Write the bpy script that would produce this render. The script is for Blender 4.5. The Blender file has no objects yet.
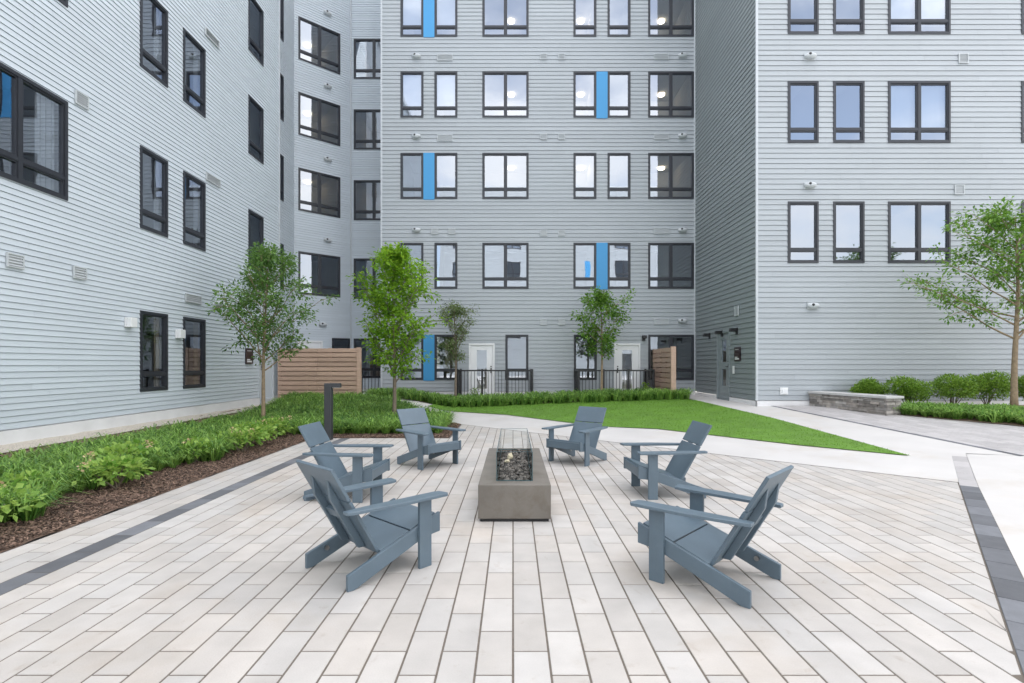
import bpy, bmesh, math, random
from mathutils import Vector, Matrix
R = math.radians
random.seed(7)
C = bpy.context.scene.collection
EYE = 1.52

# ------------------------------------------------------------------ helpers
class MB:
    """collects faces; build() links them as one mesh object"""
    def __init__(s): s.v = []; s.f = []; s.t = []
    def face(s, pts, tone=0.5):
        i = len(s.v); s.v += [tuple(p) for p in pts]; s.f.append(tuple(range(i, i+len(pts)))); s.t.append(tone)
    def box(s, x0, x1, y0, y1, z0, z1, tone=0.5, M=None, bev=0.0):
        P = [(x0,y0,z0),(x1,y0,z0),(x1,y1,z0),(x0,y1,z0),(x0,y0,z1),(x1,y0,z1),(x1,y1,z1),(x0,y1,z1)]
        if M is not None: P = [M @ Vector(p) for p in P]
        i = len(s.v); s.v += [tuple(p) for p in P]
        for q in ((0,3,2,1),(4,5,6,7),(0,1,5,4),(1,2,6,5),(2,3,7,6),(3,0,4,7)):
            s.f.append(tuple(i+k for k in q)); s.t.append(tone)
    def prism(s, poly, x0, x1, tone=0.5, axis='x', M=None):
        """poly in (y,z) extruded along x (or (x,y) along z, (x,z) along y)"""
        n = len(poly)
        def mk(a, b, c):
            p = {'x': (c, a, b), 'z': (a, b, c), 'y': (a, c, b)}[axis]
            return tuple(M @ Vector(p)) if M is not None else p
        i = len(s.v)
        s.v += [mk(a, b, x0) for a, b in poly] + [mk(a, b, x1) for a, b in poly]
        s.f.append(tuple(i+k for k in range(n))); s.f.append(tuple(i+n+k for k in reversed(range(n)))); s.t += [tone, tone]
        for k in range(n):
            j = (k+1) % n
            s.f.append((i+k, i+n+k, i+n+j, i+j)); s.t.append(tone)
    def tube(s, pts, rad, seg=7, tone=0.5, cap=True):
        rings = []; n = len(pts); up = Vector((0.13, 0.31, 0.9)).normalized()
        for k, p in enumerate(pts):
            p = Vector(p)
            d = (Vector(pts[min(k+1, n-1)]) - Vector(pts[max(k-1, 0)]))
            d = d.normalized() if d.length > 1e-9 else Vector((0, 0, 1))
            a = d.cross(up if abs(d.dot(up)) < .95 else Vector((1, 0, 0))).normalized(); b = d.cross(a)
            i = len(s.v); r = rad[k] if hasattr(rad, '__len__') else rad
            for q in range(seg):
                t = 2*math.pi*q/seg
                s.v.append(tuple(p + a*(r*math.cos(t)) + b*(r*math.sin(t))))
            rings.append(i)
        for k in range(n-1):
            for q in range(seg):
                r2 = (q+1) % seg
                s.f.append((rings[k]+q, rings[k]+r2, rings[k+1]+r2, rings[k+1]+q)); s.t.append(tone)
        if cap:
            s.f.append(tuple(rings[0]+q for q in reversed(range(seg)))); s.f.append(tuple(rings[-1]+q for q in range(seg))); s.t += [tone, tone]
    def ellipsoid(s, c, r, nu=14, nv=8, tone=0.5, half=False, M=None):
        i = len(s.v)
        for a in range(nv+1):
            ph = -math.pi/2 + math.pi*a/nv
            for b in range(nu):
                th = 2*math.pi*b/nu
                p = Vector((c[0]+r[0]*math.cos(ph)*math.cos(th), c[1]+r[1]*math.cos(ph)*math.sin(th), c[2]+r[2]*math.sin(ph)))
                s.v.append(tuple(M @ p if M is not None else p))
        for a in range(nv):
            for b in range(nu):
                d = (b+1) % nu
                s.f.append((i+a*nu+b, i+a*nu+d, i+(a+1)*nu+d, i+(a+1)*nu+b)); s.t.append(tone)
    def mesh(s, name, m, smooth=False, bevel=0.0):
        me = bpy.data.meshes.new(name)
        me.from_pydata(s.v, [], s.f); me.update()
        at = me.attributes.new('tone', 'FLOAT', 'FACE'); at.data.foreach_set('value', s.t)
        me.materials.append(m)
        if bevel > 0:
            bm = bmesh.new(); bm.from_mesh(me)
            bmesh.ops.remove_doubles(bm, verts=bm.verts, dist=1e-5)
            bmesh.ops.recalc_face_normals(bm, faces=bm.faces)
            es = [e for e in bm.edges if len(e.link_faces) == 2 and e.calc_face_angle(0) > 0.5]
            bmesh.ops.bevel(bm, geom=es, offset=bevel, segments=2, affect='EDGES', profile=.5, clamp_overlap=True)
            bm.to_mesh(me); bm.free()
        if smooth:
            me.polygons.foreach_set('use_smooth', [True]*len(me.polygons))
        return me
    def build(s, name, m, parent=None, smooth=False, bevel=0.0, world=True):
        o = bpy.data.objects.new(name, s.mesh(name, m, smooth, bevel)); C.objects.link(o)
        if parent is not None:
            o.parent = parent
            if world: o.location = -Vector(world_loc(parent))
        return o

def world_loc(o):
    v = Vector(o.location)
    while o.parent is not None:
        o = o.parent; v += Vector(o.location)
    return v

def tag(o, label=None, cat=None, group=None, kind=None):
    for k, v in (('label', label), ('category', cat), ('group', group), ('kind', kind)):
        if v: o[k] = v
    return o

def thing(name, label, cat, loc=(0,0,0), rz=0.0, group=None):
    o = bpy.data.objects.new(name, None); C.objects.link(o)
    o.location = loc; o.rotation_euler = (0, 0, rz); o.empty_display_size = .2
    return tag(o, label, cat, group)

def link(name, me, parent, loc=(0,0,0), rz=0.0):
    o = bpy.data.objects.new(name, me); C.objects.link(o)
    o.parent = parent; o.location = loc; o.rotation_euler = (0, 0, rz)
    return o

# ------------------------------------------------------------------ materials
def mat(name, col, rough=.6, var=.0, vscale=3.0, tone=0.0, bump=0.0, bscale=60.0, spec=.5, metal=0.0, warm=0.0, detail=5.0, stretch=None, speck=0.0):
    m = bpy.data.materials.new(name); m.use_nodes = True
    nt = m.node_tree; N = nt.nodes; L = nt.links
    b = N['Principled BSDF']
    b.inputs['Roughness'].default_value = rough; b.inputs['Metallic'].default_value = metal
    b.inputs['Specular IOR Level'].default_value = spec
    tc = N.new('ShaderNodeTexCoord'); src = tc.outputs['Object']
    if stretch:
        mp = N.new('ShaderNodeMapping'); mp.inputs['Scale'].default_value = stretch
        L.new(src, mp.inputs['Vector']); src = mp.outputs['Vector']
    rgb = N.new('ShaderNodeRGB'); rgb.outputs[0].default_value = (*col, 1)
    cur = rgb.outputs[0]
    def scale(cur, facsock, lo, hi):
        mr = N.new('ShaderNodeMapRange'); mr.inputs['To Min'].default_value = lo; mr.inputs['To Max'].default_value = hi
        L.new(facsock, mr.inputs['Value'])
        vm = N.new('ShaderNodeVectorMath'); vm.operation = 'SCALE'
        L.new(cur, vm.inputs[0]); L.new(mr.outputs[0], vm.inputs['Scale'])
        return vm.outputs[0]
    if var:
        n = N.new('ShaderNodeTexNoise'); n.inputs['Scale'].default_value = vscale; n.inputs['Detail'].default_value = detail
        L.new(src, n.inputs['Vector'])
        mr = N.new('ShaderNodeMapRange'); mr.inputs['From Min'].default_value = .25; mr.inputs['From Max'].default_value = .75
        L.new(n.outputs['Fac'], mr.inputs['Value'])
        cur = scale(cur, mr.outputs[0], 1-var, 1+var)
    if speck:
        n = N.new('ShaderNodeTexNoise'); n.inputs['Scale'].default_value = 140; n.inputs['Detail'].default_value = 2
        L.new(src, n.inputs['Vector']); cur = scale(cur, n.outputs['Fac'], 1-speck, 1+speck)
    if tone:
        a = N.new('ShaderNodeAttribute'); a.attribute_name = 'tone'
        cur = scale(cur, a.outputs['Fac'], 1-tone, 1+tone)
        if warm:
            w = N.new('ShaderNodeTexWhiteNoise'); w.noise_dimensions = '1D'
            mm = N.new('ShaderNodeMath'); mm.operation = 'MULTIPLY'; mm.inputs[1].default_value = 917.3
            L.new(a.outputs['Fac'], mm.inputs[0]); L.new(mm.outputs[0], w.inputs['W'])
            mx = N.new('ShaderNodeMix'); mx.data_type = 'RGBA'; mx.blend_type = 'MULTIPLY'
            ms = N.new('ShaderNodeMath'); ms.operation = 'MULTIPLY'; ms.inputs[1].default_value = warm
            L.new(w.outputs['Value'], ms.inputs[0]); L.new(ms.outputs[0], mx.inputs['Factor'])
            mx.inputs['B'].default_value = (1.0, .9, .8, 1); L.new(cur, mx.inputs['A']); cur = mx.outputs['Result']
    L.new(cur, b.inputs['Base Color'])
    if bump:
        n = N.new('ShaderNodeTexNoise'); n.inputs['Scale'].default_value = bscale; n.inputs['Detail'].default_value = 4
        L.new(src, n.inputs['Vector'])
        bp = N.new('ShaderNodeBump'); bp.inputs['Strength'].default_value = bump; bp.inputs['Distance'].default_value = .01
        L.new(n.outputs['Fac'], bp.inputs['Height']); L.new(bp.outputs[0], b.inputs['Normal'])
    return m

def leaf_mat(name, col, col2, tr=.35, rough=.5):
    m = bpy.data.materials.new(name); m.use_nodes = True
    nt = m.node_tree; N = nt.nodes; L = nt.links; b = N['Principled BSDF']
    a = N.new('ShaderNodeAttribute'); a.attribute_name = 'tone'
    mx = N.new('ShaderNodeMix'); mx.data_type = 'RGBA'
    mx.inputs['A'].default_value = (*col, 1); mx.inputs['B'].default_value = (*col2, 1)
    L.new(a.outputs['Fac'], mx.inputs['Factor']); L.new(mx.outputs['Result'], b.inputs['Base Color'])
    b.inputs['Roughness'].default_value = rough; b.inputs['Specular IOR Level'].default_value = .35
    t = N.new('ShaderNodeBsdfTranslucent'); ms = N.new('ShaderNodeMixShader'); ms.inputs[0].default_value = tr
    hs = N.new('ShaderNodeHueSaturation'); hs.inputs['Value'].default_value = 1.35; hs.inputs['Hue'].default_value = .485
    L.new(mx.outputs['Result'], hs.inputs['Color']); L.new(hs.outputs[0], t.inputs[0])
    L.new(b.outputs[0], ms.inputs[1]); L.new(t.outputs[0], ms.inputs[2])
    L.new(ms.outputs[0], N['Material Output'].inputs['Surface'])
    return m

def glass_mat(name, refl=.34, tint=(.8,.84,.86), wav=.010):
    m = bpy.data.materials.new(name); m.use_nodes = True
    nt = m.node_tree; N = nt.nodes; L = nt.links; N.remove(N['Principled BSDF'])
    g = N.new('ShaderNodeBsdfGlossy'); g.inputs['Roughness'].default_value = .0; g.inputs['Color'].default_value = (.82,.89,1,1)
    t = N.new('ShaderNodeBsdfTransparent'); t.inputs[0].default_value = (*tint, 1)
    f = N.new('ShaderNodeLayerWeight'); f.inputs['Blend'].default_value = .35
    mr = N.new('ShaderNodeMapRange'); mr.inputs['To Min'].default_value = refl; mr.inputs['To Max'].default_value = 1
    L.new(f.outputs['Fresnel'], mr.inputs['Value'])
    ms = N.new('ShaderNodeMixShader'); L.new(mr.outputs[0], ms.inputs[0]); L.new(t.outputs[0], ms.inputs[1]); L.new(g.outputs[0], ms.inputs[2])
    if wav:
        tc = N.new('ShaderNodeTexCoord'); n = N.new('ShaderNodeTexNoise'); n.inputs['Scale'].default_value = 2.2; n.inputs['Detail'].default_value = 1
        gm = N.new('ShaderNodeNewGeometry')
        L.new(gm.outputs['Position'], n.inputs['Vector'])
        bp = N.new('ShaderNodeBump'); bp.inputs['Strength'].default_value = 1; bp.inputs['Distance'].default_value = wav
        L.new(n.outputs['Fac'], bp.inputs['Height']); L.new(bp.outputs[0], g.inputs['Normal'])
    L.new(ms.outputs[0], N['Material Output'].inputs['Surface'])
    return m

def clear_mat(name):
    m = bpy.data.materials.new(name); m.use_nodes = True
    nt = m.node_tree; N = nt.nodes; L = nt.links; N.remove(N['Principled BSDF'])
    g = N.new('ShaderNodeBsdfGlossy'); g.inputs['Roughness'].default_value = 0
    t = N.new('ShaderNodeBsdfTransparent'); t.inputs[0].default_value = (.97, .985, .985, 1)
    f = N.new('ShaderNodeFresnel'); f.inputs['IOR'].default_value = 1.12
    ms = N.new('ShaderNodeMixShader'); L.new(f.outputs[0], ms.inputs[0]); L.new(t.outputs[0], ms.inputs[1]); L.new(g.outputs[0], ms.inputs[2])
    L.new(ms.outputs[0], N['Material Output'].inputs['Surface'])
    return m

def emit_mat(name, col, s):
    m = bpy.data.materials.new(name); m.use_nodes = True
    b = m.node_tree.nodes['Principled BSDF']
    b.inputs['Base Color'].default_value = (*col, 1); b.inputs['Emission Color'].default_value = (*col, 1); b.inputs['Emission Strength'].default_value = s
    return m

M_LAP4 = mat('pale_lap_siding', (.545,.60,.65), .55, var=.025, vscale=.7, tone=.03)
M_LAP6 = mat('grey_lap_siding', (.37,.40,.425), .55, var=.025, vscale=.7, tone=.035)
M_LAP6_SHADED = mat('shaded_grey_lap_siding', (.225,.255,.265), .55, var=.025, vscale=.7, tone=.035)  # the grey siding again, with the left-facing wall's shade put into its colour
M_TRIM = mat('siding_trim', (.5,.53,.56), .5)
M_BASE = mat('painted_foundation', (.74,.735,.74), .7, var=.07, vscale=3, bump=.1)
M_FRAME = mat('window_frame_paint', (.026,.029,.037), .38)
M_GLASS = glass_mat('window_glass', refl=.33, wav=.0009)
M_GCLEAR = glass_mat('clear_window_glass', refl=.22, wav=.0007)
M_GUARD = clear_mat('guard_glass')
M_GEDGE = mat('glass_edge', (.05,.10,.11), .2)
M_ROOM = mat('room_paint', (.52,.49,.45), .8)
M_BLIND_JAMB = mat('blind_and_jamb', (.62,.64,.68), .8)
M_CURT = mat('curtain_cloth', (.52,.43,.31), .9, var=.2, vscale=2, stretch=(9,9,.3))
M_LAMPON = emit_mat('lit_ceiling_lamp', (1,.86,.64), 4)
M_BLUE = mat('blue_panel_paint', (.05,.29,.58), .45)
M_DOORW = mat('white_door_paint', (.78,.79,.80), .4)
M_DOORG = mat('grey_door_paint', (.24,.275,.29), .4)
M_BLACK = mat('black_metal', (.014,.014,.016), .4)
M_CHARC = mat('charcoal_metal', (.04,.042,.048), .45, var=.08, vscale=8)
M_WHITE = mat('white_plastic', (.75,.76,.77), .4)
M_VENT = mat('vent_paint', (.50,.53,.55), .5)
M_CHAIR = mat('blue_grey_board', (.105,.146,.182), .42, var=.10, vscale=3.5, tone=.05, bump=.05, bscale=180, speck=.06)

M_STEEL = mat('bolt_steel', (.35,.35,.35), .3, metal=1)
M_PIT = mat('fire_pit_concrete', (.165,.148,.128), .6, var=.15, vscale=3.2, bump=.12, bscale=40, detail=8)
M_LAVA = mat('lava_rock', (.125,.108,.095), .8, tone=.75)
M_CREAM = mat('cream_stone', (.55,.47,.33), .7)
M_TAN = mat('tan_board', (.50,.345,.265), .6, var=.10, vscale=4, tone=.10, stretch=(1,1,8), bump=.1, bscale=50)
M_STONE = mat('ledge_stone', (.30,.285,.27), .8, var=.3, vscale=9, tone=.45, warm=.6, bump=.5, bscale=40)
M_CAP = mat('cap_stone', (.50,.495,.49), .7, var=.08, vscale=6, bump=.1)
M_PAVER = mat('pale_paver', (.465,.445,.428), .75, var=.09, vscale=4, tone=.085, warm=.36, bump=.12, bscale=90, speck=.08)
def stain(m, scale, lo, hi, col, seed=0.0):
    nt = m.node_tree; N = nt.nodes; L = nt.links; b = N['Principled BSDF']; src = b.inputs['Base Color'].links[0].from_socket
    tc = N.new('ShaderNodeTexCoord'); n = N.new('ShaderNodeTexNoise'); n.noise_dimensions = '4D'; n.inputs['W'].default_value = seed
    n.inputs['Scale'].default_value = scale; n.inputs['Detail'].default_value = 6; n.inputs['Roughness'].default_value = .65; n.inputs['Distortion'].default_value = .6
    L.new(tc.outputs['Object'], n.inputs['Vector'])
    r = N.new('ShaderNodeMapRange'); r.inputs['From Min'].default_value = lo; r.inputs['From Max'].default_value = hi; L.new(n.outputs['Fac'], r.inputs['Value'])
    x = N.new('ShaderNodeMix'); x.data_type = 'RGBA'; x.blend_type = 'MULTIPLY'; L.new(r.outputs[0], x.inputs['Factor']); L.new(src, x.inputs['A']); x.inputs['B'].default_value = (*col, 1)
    L.new(x.outputs['Result'], b.inputs['Base Color'])
stain(M_CHAIR, 5.0, .55, .80, (1.22,1.18,1.12), 6.0)
stain(M_PIT, 4.0, .5, .75, (.72,.66,.58), 8.0)
stain(M_PAVER, .9, .52, .85, (.88,.80,.71), 1.0)
stain(M_PAVER, 7.0, .60, .78, (.80,.74,.68), 2.0)
stain(M_PAVER, 26.0, .70, .76, (.55,.5,.45), 3.0)
M_DARKP = mat('charcoal_paver', (.135,.14,.155), .75, var=.14, vscale=7, tone=.30, bump=.12, bscale=90, speck=.1)
M_GREYP = mat('grey_paver', (.44,.42,.42), .75, var=.08, vscale=6, tone=.1, bump=.12, bscale=90)
M_JOINT = mat('joint_sand', (.14,.118,.098), .9, var=.2, vscale=30)
M_CONC = mat('path_concrete', (.56,.54,.525), .8, var=.06, vscale=1.3, bump=.08, bscale=120, detail=8, speck=.05)
stain(M_CONC, .7, .52, .80, (.88,.81,.72), 4.0)
M_GROUND = mat('ground_concrete', (.42,.41,.40), .85, var=.08, vscale=.5)
M_MULCH = mat('bark_mulch', (.15,.098,.072), .9, var=.5, vscale=35, bump=1.0, bscale=60, speck=.5)
M_CHIP = mat('bark_chip', (.165,.108,.08), .9, var=.3, vscale=30, tone=.75)
M_PEBBLE = mat('pebbles', (.46,.42,.36), .8, var=.45, vscale=60, bump=1.0, bscale=70)
M_BARK = mat('tree_bark', (.19,.15,.115), .85, var=.25, vscale=14, bump=.4, bscale=50)
M_BARKT = mat('tan_tree_bark', (.27,.20,.13), .85, var=.25, vscale=14, bump=.4, bscale=50)
M_LAWN = mat('turf', (.11,.235,.022), .75, var=.22, vscale=2.0, bump=.6, bscale=150, speck=.5, detail=8)
M_TURFB = leaf_mat('turf_blade', (.085,.205,.016), (.17,.32,.035), .3, .6)
M_LIR = leaf_mat('lily_turf_leaf', (.05,.155,.026), (.34,.54,.12), .34, .35)
M_LIRL = leaf_mat('pale_lily_turf_leaf', (.08,.21,.03), (.32,.50,.12), .35, .4)
M_SHRUB = leaf_mat('shrub_leaf', (.07,.17,.02), (.30,.48,.07), .38)
M_HYD = leaf_mat('broad_leaf', (.11,.26,.035), (.40,.57,.13), .4)
M_BLOOM = leaf_mat('bloom', (.55,.36,.22), (.72,.60,.36), .3)
M_LEAF_DARK = leaf_mat('dark_tree_leaf', (.06,.145,.035), (.20,.36,.085), .38)
M_LEAF_LIME = leaf_mat('lime_tree_leaf', (.10,.25,.018), (.30,.50,.04), .42)
M_LEAF_OLIVE = leaf_mat('olive_tree_leaf', (.085,.125,.045), (.26,.35,.13), .3)
M_LEAF_MID = leaf_mat('green_tree_leaf', (.07,.18,.025), (.24,.43,.07), .4)

# ------------------------------------------------------------------ ground levels
def dA(x, y): return (y + .93*x - 12.1)/1.366
def clamp(v, a=0., b=1.): return min(max(v, a), b)
def zg(x, y): return max(.055*clamp(dA(x, y), 0, 7), clamp((-1.5-x)/2)*.1*clamp(y-13.3, 0, 3.8))
XE = -22*.188          # edge of the paving beside the long bed
def zb(x, y):
    return max(zg(x, y), clamp((-7.2-x)/.5)*.28)+.012
PW, PL = .188, .419

def sheet(name, poly, zf, m, dz=0.0, step=None, jitter=0.0, parent=None):
    bm = bmesh.new()
    f = bm.faces.new([bm.verts.new((x, y, 0)) for x, y in poly])
    bm.normal_update()
    bmesh.ops.triangulate(bm, faces=[f])
    def cut(co, no):
        bmesh.ops.bisect_plane(bm, geom=bm.verts[:]+bm.edges[:]+bm.faces[:], plane_co=co, plane_no=no, dist=1e-5)
    nA = (.93/1.366, 1/1.366, 0)
    for d in (0, 7): cut((0, 12.1 + d*1.366, 0), nA)
    if step:
        xs = [p[0] for p in poly]; ys = [p[1] for p in poly]
        x = min(xs)+step
        while x < max(xs): cut((x, 0, 0), (1, 0, 0)); x += step
        y = min(ys)+step
        while y < max(ys): cut((0, y, 0), (0, 1, 0)); y += step
    rnd = random.Random(3)
    for v in bm.verts: v.co.z = zf(v.co.x, v.co.y) + dz + (rnd.uniform(-1, 1)*jitter if jitter else 0)
    bmesh.ops.recalc_face_normals(bm, faces=bm.faces)
    if sum(f.normal.z for f in bm.faces) < 0: bmesh.ops.reverse_faces(bm, faces=bm.faces)
    me = bpy.data.meshes.new(name); bm.to_mesh(me); bm.free()
    at = me.attributes.new('tone', 'FLOAT', 'FACE'); at.data.foreach_set('value', [rnd.random() for _ in me.polygons])
    me.materials.append(m)
    o = bpy.data.objects.new(name, me); C.objects.link(o)
    if parent: o.parent = parent
    return o

def clip(poly, a, b, c):
    """keep a*x+b*y<=c"""
    out = []
    for i, p in enumerate(poly):
        q = poly[(i+1) % len(poly)]
        dp = a*p[0]+b*p[1]-c; dq = a*q[0]+b*q[1]-c
        if dp <= 0: out.append(p)
        if dp*dq < 0:
            t = dp/(dp-dq); out.append((p[0]+t*(q[0]-p[0]), p[1]+t*(q[1]-p[1])))
    return out

def paver(mb, poly, zf, tone, gap=.0045, ch=.003, h=.0):
    """one paving stone: inset top with a chamfer falling to the joint"""
    if len(poly) < 3: return
    ar = sum(poly[i][0]*poly[(i+1) % len(poly)][1]-poly[(i+1) % len(poly)][0]*poly[i][1] for i in range(len(poly)))
    if abs(ar) < .004: return
    if ar < 0: poly = poly[::-1]
    def inset(P, d):
        n = len(P); out = []
        for i in range(n):
            a, b, c = Vector(P[i-1]), Vector(P[i]), Vector(P[(i+1) % n])
            e1 = (b-a); e2 = (c-b)
            if e1.length < 1e-6 or e2.length < 1e-6: return None
            e1.normalize(); e2.normalize()
            n1 = Vector((-e1.y, e1.x)); n2 = Vector((-e2.y, e2.x)); k = 1+n1.dot(n2)
            if k < .15: k = .15
            out.append(tuple(b + (n1+n2)*(d/k)))
        return out
    A = inset(poly, gap); B = inset(poly, gap+ch)
    if not A or not B: return
    n = len(A)
    mb.face([(x, y, zf(x, y)+h) for x, y in B], tone)
    for i in range(n):
        j = (i+1) % n
        mb.face([(*A[i], zf(*A[i])+h-.0045), (*A[j], zf(*A[j])+h-.0045), (*B[j], zf(*B[j])+h), (*B[i], zf(*B[i])+h)], tone)

# direction of the right-hand band
BD = Vector((.615, .788)); BN = Vector((.788, -.615))
BP = Vector((5.09, 5.87))          # a point on its left edge
bc = BN.dot(BP)

# base ground, reaching the horizon
g = MB(); g.face([(-400,-400,-.03),(400,-400,-.03),(400,400,-.03),(-400,400,-.03)])
tag(g.build('ground', M_GROUND), kind='structure')

# joint sand under the terrace, then the stones
tag(sheet('terrace_bedding', [(XE,-3.5),(.2,-3.5),(6.6,6.0),(5.9,6.75),(-1.3,13.42),(-1.316,10.8),(XE,10.8)], zg, M_JOINT, -.003), kind='structure')
pal, drk = MB(), MB()
rnd = random.Random(11)
LA = (.93, 1.0, 12.1-.02)
for ci in range(-22, 34):
    x0 = ci*PW; x1 = x0+PW
    off = 3.60 if ci % 2 == 0 else 3.388
    k0 = int((-3.0-off)/PL)-1
    for k in range(k0, 40):
        y0 = off+k*PL; y1 = y0+PL
        if y0 > 13.6: break
        P = [(x0,y0),(x1,y0),(x1,y1),(x0,y1)]
        P = clip(P, 0, -1, 3.0)
        P = clip(P, *LA)
        P = clip(P, BN.x, BN.y, bc) if P else P
        if x1 <= -7*PW+.001 and P: P = clip(P, 0, 1, 10.8)
        if not P: continue
        paver(drk if ci == -19 else pal, P, lambda x, y: 0.0, rnd.random())
# border course in front of the bed corner
tag(pal.build('terrace_paving', M_PAVER), kind='structure')
t0 = -9.12
while t0 < .60:
    q = [BP+BD*t0, BP+BD*t0+BN*.19, BP+BD*(t0+.40)+BN*.19, BP+BD*(t0+.40)]
    paver(drk, [tuple(p) for p in q], zg, rnd.random(), h=.004); t0 += .40
gb = MB()
while t0 < 2.8:
    q = [BP+BD*t0, BP+BD*t0+BN*.19, BP+BD*(t0+.40)+BN*.19, BP+BD*(t0+.40)]
    paver(gb, [tuple(p) for p in q], zg, rnd.random(), h=.004); t0 += .40
tag(gb.build('paving_strip', M_GREYP), kind='structure')
tag(drk.build('paving_band', M_DARKP), kind='structure')
# concrete right of the band
e = [tuple(BP+BN*.19+BD*-9), tuple(BP+BN*.19+BD*3.15)]
tag(sheet('side_pavement', [e[0], (16, -2.5), (16, 8.02), (7.76, 8.02), e[1]], zg, M_CONC, -.0012), kind='structure')

# concrete walk between terrace, lawn and buildings
LAWN = [(-2.72,16.55),(-.2,14.75),(2.0,12.15),(3.2,11.5),(5.1,9.3),(6.27,8.2),(6.2,12.4),(5.85,15.9),(5.75,17.0),(5.3,17.2),(-2.6,17.3)]
WALK = [(-1.3,13.31),(5.9,6.61),(7.19,8.26),(7.78,8.0),(7.74,8.1),(7.2,14.6),(6.83,14.6),(6.83,19.5),(5.35,19.5),(5.35,17.2),(5.3,17.0),(-2.6,17.15),(-5.6,17.2),(-7.7,17.25),(-7.7,16.9),(-4.85,16.85),(-2.9,15.35)]
tag(sheet('walk', WALK, zg, M_CONC, .002, step=.5), kind='structure')
tag(sheet('lawn', LAWN, zg, M_LAWN, .016, step=.5), kind='structure')
# turf blades
def inpoly(x, y, P):
    r = False; j = len(P)-1
    for i in range(len(P)):
        if (P[i][1] > y) != (P[j][1] > y) and x < (P[j][0]-P[i][0])*(y-P[i][1])/(P[j][1]-P[i][1])+P[i][0]: r = not r
        j = i
    return r
rnd = random.Random(5); tb = MB()
xs = [p[0] for p in LAWN]; ys = [p[1] for p in LAWN]
for _ in range(42000):
    x = rnd.uniform(min(xs), max(xs)); y = rnd.uniform(min(ys), max(ys))
    if not inpoly(x, y, LAWN): continue
    z = zg(x, y)+.014; a = rnd.uniform(0, 6.28); h = rnd.uniform(.012, .028); w = .006; l = rnd.uniform(-.03, .03); l2 = rnd.uniform(-.03, .03)
    dx, dy = w*math.cos(a), w*math.sin(a)
    tb.face([(x-dx,y-dy,z),(x+dx,y+dy,z),(x+l,y+l2,z+h)], rnd.random())
tag(tb.build('lawn_grass', M_TURFB), 'short bright green turf covering the wedge-shaped lawn', 'grass', kind='stuff')

# grey paver strip by the seat wall, charcoal line along it
gp = MB(); rnd = random.Random(21)
STRIP = [(7.2,14.58),(7.75,7.95),(11.6,7.75),(8.3,14.58)]
tag(sheet('side_bedding', STRIP, zg, M_JOINT, -.003), kind='structure')
for i in range(0, 26):
    for j in range(0, 20):
        x0 = 7.0+i*PW; y0 = 7.6+j*.376+(.188 if i % 2 else 0)
        P = [(x0,y0),(x0+PW,y0),(x0+PW,y0+.376),(x0,y0+.376)]
        for a, b in ((0,1),(1,2),(2,3),(3,0)):
            p, q = Vector(STRIP[a]), Vector(STRIP[b]); d = q-p; n = Vector((-d.y, d.x))
            if P: P = clip(P, -n.x, -n.y, -n.dot(p))
        if P: paver(gp, P, zg, rnd.random())
tag(gp.build('side_paving', M_GREYP), kind='structure')
ln = MB(); rnd = random.Random(22)
pts = [Vector((7.2,14.56)), Vector((7.75,7.95))]
for p, q in zip(pts[:-1], pts[1:]):
    d = (q-p); n = int(d.length/.38)+1
    for k in range(n):
        a = p+d*(k/n); b = p+d*((k+1)/n); s = Vector((-d.y, d.x)).normalized()*.1
        paver(ln, [tuple(a), tuple(a+s), tuple(b+s), tuple(b)], zg, rnd.random(), h=.007)
tag(ln.build('paving_line', M_DARKP), kind='structure')

# planting beds
BED = [(XE,-3.2),(XE,10.8),(-1.33,10.8),(-1.33,13.33),(-2.9,15.3),(-4.85,16.8),(-7.7,16.85),(-7.55,-3.2)]
tag(sheet('mulch_bed', BED, zb, M_MULCH, -.004, step=.16, jitter=.012), kind='structure')
tag(sheet('pebble_strip', [(-7.54,-3.2),(-7.54,16.8),(-7.8,16.8),(-7.8,-3.2)], zb, M_PEBBLE, .02, step=.3, jitter=.01), kind='structure')
BACKBED = [(-2.6,17.18),(5.9,17.0),(5.9,17.75),(5.5,17.85),(5.3,19.5),(-4.9,19.5),(-4.9,17.25)]
tag(sheet('back_bed', BACKBED, zg, M_MULCH, .012, step=.3, jitter=.01), kind='structure')
RBED = [(9.05,14.58),(9.05,12.25),(9.35,11.6),(10.4,9.6),(18.0,8.6),(18.0,14.58)]
tag(sheet('side_bed', RBED, zg, M_MULCH, .012, step=.3, jitter=.01), kind='structure')

rnd = random.Random(61); mc = MB()
def chips(n, fx):
    for _ in range(n):
        x, y = fx(); z = zb(x, y)+rnd.uniform(.0, .018); L = rnd.uniform(.008, .024); W = rnd.uniform(.003, .008); a = rnd.uniform(0, 6.28); t = rnd.gauss(0, .35)
        M = Matrix.Translation((x, y, z)) @ Matrix.Rotation(a, 4, 'Z') @ Matrix.Rotation(t, 4, 'Y') @ Matrix.Rotation(rnd.gauss(0,.35), 4, 'X')
        mc.box(-L, L, -W, W, -.002, .004, rnd.random()**1.3, M=M)
chips(17000, lambda: (rnd.uniform(-5.1, XE-.02), 2.2+9*rnd.random()**1.5))
chips(2600, lambda: (rnd.uniform(-4.1, -1.35), rnd.uniform(10.82, 11.35)))
chips(900, lambda: (rnd.uniform(-1.75, -1.35), rnd.uniform(10.9, 13.3)))
tag(mc.build('mulch_chips', M_CHIP), 'brown shredded bark mulch between the planting and the pavers', 'mulch', kind='stuff')

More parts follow.
